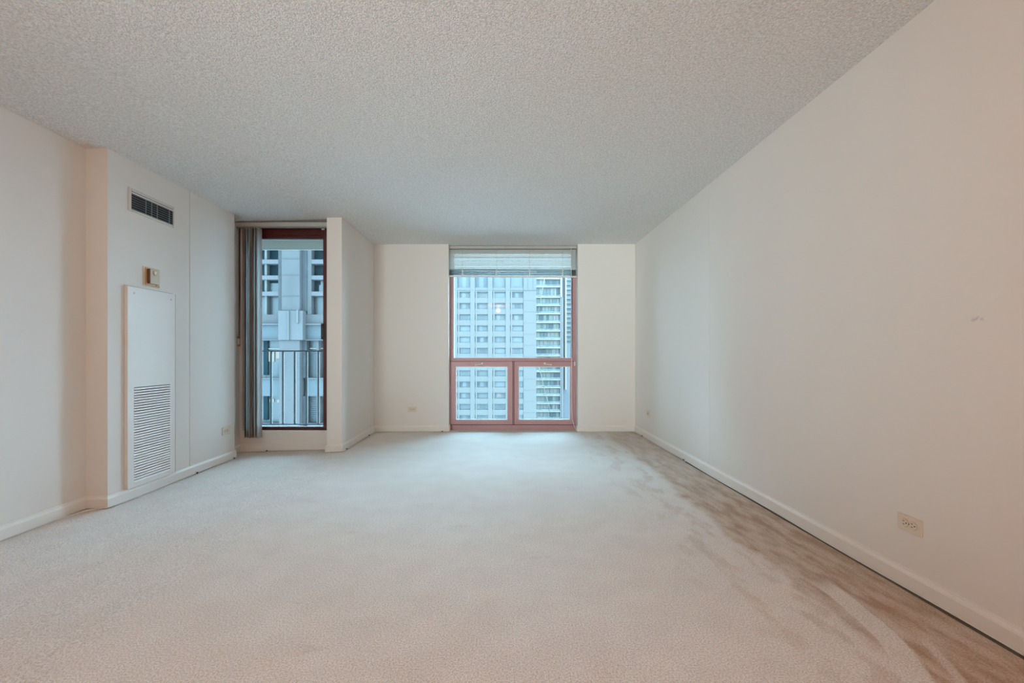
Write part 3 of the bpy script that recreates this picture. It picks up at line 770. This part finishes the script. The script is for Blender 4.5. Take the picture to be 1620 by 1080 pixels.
def band3(y0_, y1_, m_, d=0.12, name='spandrel'):
    npart(name, m_, (XW0, nx(445.8), YN - d + .12, YN + .9, nz(y1_), nz(y0_)))
    npart(name, m_, (nx(485), XW1, YN - d + .12, YN + .9, nz(y1_), nz(y0_)))
for kk in range(4):
    dy_ = kk * 72.0
    band3(599 + dy_, 626.5 + dy_, 'panel_blue', 0.05, 'cladding_panel'); band3(597.6 + dy_, 598.9 + dy_, 'concrete_light', 0.2, 'ledge')
def nwin(xa, xb, ya_, yb_, m_, mull=None, label=None):
    mb = MB().box(nx(xa), nx(xb), YN + .42, YN + .47, nz(yb_), nz(ya_))
    w = mb.build('window', M[m_], nb)
    if mull:
        MB().box(nx(mull[0]), nx(mull[1]), YN + .10, YN + .42, nz(yb_), nz(ya_)).build('mullion', M['tower'], w)
    return w
for i, (a, bq) in enumerate(((262, 284), (291, 312), (319, 340), (347, 368), (391, 410.3), (417, 435.6), (442, 461), (467.6, 497.2))):
    mm = 'grey_glass' if i == 7 else 'teal_glass'
    nwin(380, 440.8, a, bq, mm, (417, 420.6))
    nwin(320, 379.8, a, bq, mm, (355, 358.6))
    w_ = nwin(492.8, 540, a, bq, mm, (512.2, 515))
    nwin(540.2, 600, a, bq, mm, (570, 573.6))
# a blind half down in one of the right windows
npart('window_shade', 'grey_glass', (nx(500.5), nx(512), YN + .36, YN + .40, nz(461), nz(449)), (nx(503), nx(512), YN + .36, YN + .40, nz(449), nz(442.3)))
npart('window_shade', 'grey_glass', (nx(421), nx(436), YN + .36, YN + .40, nz(461), nz(446)))
# lower floors: big windows with lit rooms
for kk in range(4):
    t_, b_ = (538.4, 597.5) if kk == 0 else (626.6 + (kk - 1) * 72, 669.5 + (kk - 1) * 72)
    for (xa, xb) in ((380, 415), (415.3, 445.7)):
        w_ = nwin(xa, xb, t_, b_, 'grey_glass')
    npart('dark_jamb', 'teal_glass', (nx(412), nx(419), YN + .30, YN + .40, nz(b_ - 4), nz(t_)))
    w_ = nwin(485.2, 503.2, t_, b_, 'grey_glass')
    ns = int((b_ - t_) / 3)
    for q in range(ns):
        if kk == 0 and q < 4: continue
        MB().box(nx(486.5), nx(500.5), YN + .34, YN + .39, nz(t_ + q * 3 + 1.8), nz(t_ + q * 3 + .3)).build('blind_slat', M['panel_blue'], w_)
    npart('mullion', 'concrete', (nx(500.8), nx(504), YN + .0, YN + .5, nz(b_), nz(t_)))
    nwin(504.2, 530, t_, b_, 'grey_glass')
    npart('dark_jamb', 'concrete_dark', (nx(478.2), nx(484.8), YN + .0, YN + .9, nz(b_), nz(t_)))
npart('lit_ceiling', 'lit', (nx(419.5), nx(428.3), YN + .36, YN + .41, nz(572), nz(556)), (nx(431.5), nx(445), YN + .36, YN + .41, nz(567), nz(556)))
npart('lit_ceiling', 'lit', (nx(421), nx(428), YN + .36, YN + .41, nz(637), nz(632)), (nx(433), nx(445), YN + .36, YN + .41, nz(638), nz(633)))
npart('light_tube', 'tube', (nx(420), nx(445), YN + .30, YN + .34, nz(552), nz(550.6)))
npart('light_tube', 'tube', (nx(486.5), nx(508), YN + .30, YN + .34, nz(551.6), nz(550.2)))
npart('far_room_frame', 'shade_dark', (nx(433), nx(437.5), YN + .37, YN + .41, nz(594), nz(576)), (nx(437.5), nx(441), YN + .37, YN + .41, nz(580), nz(575)))
for o in list(COL.objects):
    if o.parent == nb: o.matrix_parent_inverse = Matrix.Translation(-nb.location)

# ------------------------------------------------------------------ white tower with a grid of windows
YT = 118.0
tx = lambda x: PX(x, YT); tz = lambda y: PZ(y, YT)
tw = thing('apartment_tower', 'pale tower with a regular grid of recessed windows behind the red framed window', 'building', (tx(760), YT, -60))
cw, rh = 27.85, 17.72
c0, r0 = 723.8, 461.5
cols = list(range(-3, 4)); rows = list(range(0, 16))
def tpart(name, m_, *boxes):
    mb = MB()
    for bx in boxes: mb.box(*bx)
    o = mb.build(name, m_, tw); return o
XT0, XT1 = tx(c0 - 3 * cw - 8), tx(848.6)
ztop_t = tz(426); zrow = lambda r: (tz(r0 + r * rh), tz(r0 + r * rh + 9.3))
zlow = tz(r0 + 16 * rh - 4)
tpart('core', M['tower_frame'], (XT0 + .5, XT1 - .2, YT + .95, YT + 22, -60, ztop_t))
tpart('base', M['tower'], (XT0, XT1, YT, YT + 22, -60, zlow))
tpart('blank_wall', M['tower'], (tx(c0 + 3 * cw + 20.8), XT1, YT, YT + .95, zlow, ztop_t))
tpart('side_wall', M['tower'], (XT1 - .2, XT1, YT + .95, YT + 22, zlow, ztop_t))
tpart('roof_band', M['tower'], (XT0, tx(c0 + 3 * cw + 20.8), YT, YT + .95, tz(429), ztop_t))
pm_ = None
for c in cols:
    xa = tx(c0 + c * cw + 20.4); xb = tx(c0 + (c + 1) * cw - .4)
    if c == 3: continue
    tpart('pier', M['tower'], (xa, xb, YT - .10, YT + .95, zlow, tz(429)))
tpart('pier', M['tower'], (XT0, tx(c0 - 3 * cw - .4), YT - .10, YT + .95, zlow, tz(429)))
for r in [-1] + rows:
    zb2 = tz(r0 + (r + 1) * rh) if r >= 0 else tz(461.5)
    zt2 = tz(r0 + r * rh + 9.3) if r >= 0 else tz(454.8)
    for c in cols:
        xa = tx(c0 + c * cw - .4); xb = tx(c0 + c * cw + 20.4)
        s_ = tpart('spandrel', M['tower_spandrel'], (xa, xb, YT + .0, YT + .95, max(zb2, zlow), zt2))
# horizontal joints over the blank wall and piers, floor by floor
for r in rows:
    yj = r0 + r * rh + 13.6
    MB().box(tx(c0 + 3 * cw + 20.8), XT1 - .1, YT - .03, YT + .0, tz(yj + .35), tz(yj - .1)).build('joint', M['joint'], tw)
for c in cols:
    MB().box(tx(c0 + c * cw + .6), tx(c0 + c * cw + 3.0), YT - .02, YT + .02, zlow, tz(456)).build('column_strip', M['tower_spandrel'], tw)  # thin raised strip in the spandrel colour
for xj in (834.5, 842.5):
    MB().box(tx(xj), tx(xj + 1.4), YT - .03, YT + .02, tz(457), tz(429)).build('slot', M['joint'], tw)
MB().box(tx(720), XT1 - .05, YT - .12, YT - .0, tz(459.4), tz(458.6)).build('string_course', M['joint'], tw)
# windows
wmesh = {}
for tall in (0, 1):
    hh = (tz(0) - tz(9.3)) if not tall else (tz(0) - tz(25.6)); ww = tx(20.8) - tx(0)
    t = 0.22
    fm = MB().box(0, t, 0, .35, 0, hh).box(ww - t, ww, 0, .35, 0, hh).box(t, ww - t, 0, .35, hh - t, hh).box(t, ww - t, 0, .35, 0, t * .5)
    wmesh[tall] = (fm.mesh('window', M['tower_frame']), [MB().box(t, ww - t, .2, .26, t * .5, hh - t).mesh('pane', g) for g in M['tower_win']], ww, hh, t)
cmesh = {}
for r in [-1] + rows:
    for c in cols:
        tall = 1 if r < 0 else 0
        fm, panes, ww, hh, t = wmesh[tall]
        zz = tz(454.8) if tall else tz(r0 + r * rh + 9.3)
        if zz < zlow: continue
        w_ = link('window', fm, tw); w_.matrix_parent_inverse = Matrix.Translation(-tw.location)
        w_.location = (tx(c0 + c * cw - .4), YT + .45, zz)
        rr = random.Random(r * 31 + c * 7)
        p_ = link('pane', rr.choice(panes), w_); p_.location = (0, 0, 0)
        kind = rr.choice((0, 0, 1, 1, 2))
        if kind < 2:
            key = (tall, kind, rr.randrange(3))
            if key not in cmesh:
                q = random.Random(key[0] * 9 + key[1] * 3 + key[2]); mb = MB()
                if kind == 0: mb.box(ww * q.uniform(.2, .35), ww * q.uniform(.7, .85), .16, .19, t, hh - t * 1.2)
                else:
                    mb.box(t * 1.2, ww * q.uniform(.3, .45), .16, .19, t, hh - t * 1.2).box(ww * q.uniform(.55, .7), ww - t * 1.2, .16, .19, t, hh - t * 1.2)
                cmesh[key] = mb.mesh('curtain', M['curtain'][key[2]])
            cu = link('curtain', cmesh[key], w_); cu.location = (0, 0, 0)
        if r == 9 and c == 2:
            o = MB().box(ww * .52, ww * .66, .10, .14, t, hh - t).build('curtain', M['orange_curtain'], w_)
            o['label'] = 'orange curtain'
for o in list(COL.objects):
    if o.parent == tw: o.matrix_parent_inverse = Matrix.Translation(-tw.location)

# ------------------------------------------------------------------ balcony tower to its right
YQ = 160.0
qx = lambda x: PX(x, YQ); qz = lambda y: PZ(y, YQ)
ql = thing('balcony_tower', 'pale high rise with stacked balconies right of the window grid tower', 'building', (qx(868), YQ, -60))
def qpart(name, m_, *boxes):
    mb = MB()
    for bx in boxes: mb.box(*bx)
    return mb.build(name, M[m_] if isinstance(m_, str) else m_, ql)
qtop = qz(424)
qpart('core', 'far_wall', (qx(800), qx(886.4), YQ + .8, YQ + 20, -60, qtop))
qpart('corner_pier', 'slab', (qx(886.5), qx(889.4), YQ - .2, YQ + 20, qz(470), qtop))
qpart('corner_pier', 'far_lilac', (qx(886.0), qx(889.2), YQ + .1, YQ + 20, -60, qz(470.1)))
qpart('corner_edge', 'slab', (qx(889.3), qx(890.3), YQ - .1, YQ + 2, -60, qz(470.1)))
qpart('recess_wall', 'far_blue', (qx(890.4), qx(894), YQ + 1.0, YQ + 20, -60, qtop))  # blue-grey colour paints the shade on this building side
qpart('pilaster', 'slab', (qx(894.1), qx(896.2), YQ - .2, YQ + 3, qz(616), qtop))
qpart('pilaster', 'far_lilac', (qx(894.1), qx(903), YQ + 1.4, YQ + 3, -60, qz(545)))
slabs = [428, 440.5, 453.5, 469.9, 483, 496, 509.9, 523.4, 536.6, 550, 562.6, 575, 587.7, 600.5, 612.9, 625.4, 638.1, 650.6, 663, 675.5, 688, 700]
wq = random.Random(4)
wm = [MB().box(0, 1, 0, .12, 0, 1).mesh('balcony_door', mat('balcony_glazing_%s' % n, c, 0.6, var=.08, scale=1.0, spec=0.1)) for n, c in (('pale', (.095, .088, .080)), ('mint', (.088, .092, .080)), ('blue', (.060, .068, .066)), ('white', (.105, .098, .088)), ('deep', (.040, .048, .050)))]
rm = None
for i, ys in enumerate(slabs):
    s_ = MB().box(qx(848.2), qx(886), YQ - .1, YQ + .8, qz(ys + .9), qz(ys - .9)).build('balcony_slab', M['slab'], ql)
    MB().box(qx(848.2), qx(886), YQ + .0, YQ + .05, qz(ys - .9), qz(ys - 3.4)).build('balcony_glass_rail', M['bal_glass'], s_)
    MB().box(qx(848.2), qx(886), YQ + .0, YQ + .05, qz(ys - 3.401), qz(ys - 3.75)).build('handrail', M['far_blue'], s_)
    if i == 0: continue
    top = slabs[i - 1] + 1.6; bot = ys - 1.0
    x_ = 849.5
    while x_ < 884:
        w = wq.uniform(2.6, 6.5); w = min(w, 885.5 - x_)
        o = link('balcony_door', wq.choice(wm), ql); o.location = (qx(x_), YQ + .66, qz(bot)); o.scale = (w * YQ / F, 1, (bot - top) * YQ / F)
        x_ += w + wq.uniform(.4, 1.2)
for o in list(COL.objects):
    if o.parent == ql: o.matrix_parent_inverse = Matrix.Translation(-ql.location)
# farther banded block at the right edge
YU = 205.0
ux = lambda x: PX(x, YU); uz = lambda y: PZ(y, YU)
ub = thing('banded_block', 'farthest pale block with horizontal bands at the right edge of the window', 'building', (ux(930), YU, -60))
MB().box(ux(890), ux(965), YU, YU + 20, -60, uz(424)).build('facade', M['far_wall'], ub).matrix_parent_inverse = Matrix.Translation(-ub.location)
yy = 426; k = 0
while yy < 700:
    o = MB().box(ux(890), ux(965), YU - .8, YU - .01, uz(yy + 3.4), uz(yy)).build('floor_band', M['tower' if k % 2 else 'far_wall'], ub)
    o.matrix_parent_inverse = Matrix.Translation(-ub.location)
    yy += 7.3; k += 1

# ropes and hanging pipe outside the big window
struct('facade_ledge', MB().box(-1.7, 4.0, 6.02, 6.7, -0.25, -0.005), M['outer'], 'concrete ledge outside below the red framed window')
r1 = MB().tube([(PX(863.8, 6.5), 6.5, PZ(428, 6.5)), (PX(857, 6.5), 6.5, PZ(466, 6.5)), (PX(849, 6.5), 6.5, PZ(508, 6.5))], 0.0045, 6).build('hanging_rope', M['rope'], None, smooth=True)
tag(r1, 'upper pale rope slanting down to the left outside the big pane', 'rope')
r2 = MB().tube([(PX(851.6, 6.5), 6.5, PZ(575, 6.5)), (PX(860.5, 6.5), 6.5, PZ(612, 6.5)), (PX(870.3, 6.5), 6.5, PZ(649, 6.5)), (PX(867, 6.5), 6.5, 0.0)], 0.0045, 6).build('hanging_rope', M['rope'], None, smooth=True)
tag(r2, 'lower pale rope slanting down to the right outside the lower right sash', 'rope')

struct('ground', MB().box(-400, 400, 12, 600, -61, -60), M['ground'], 'street level far below the windows')
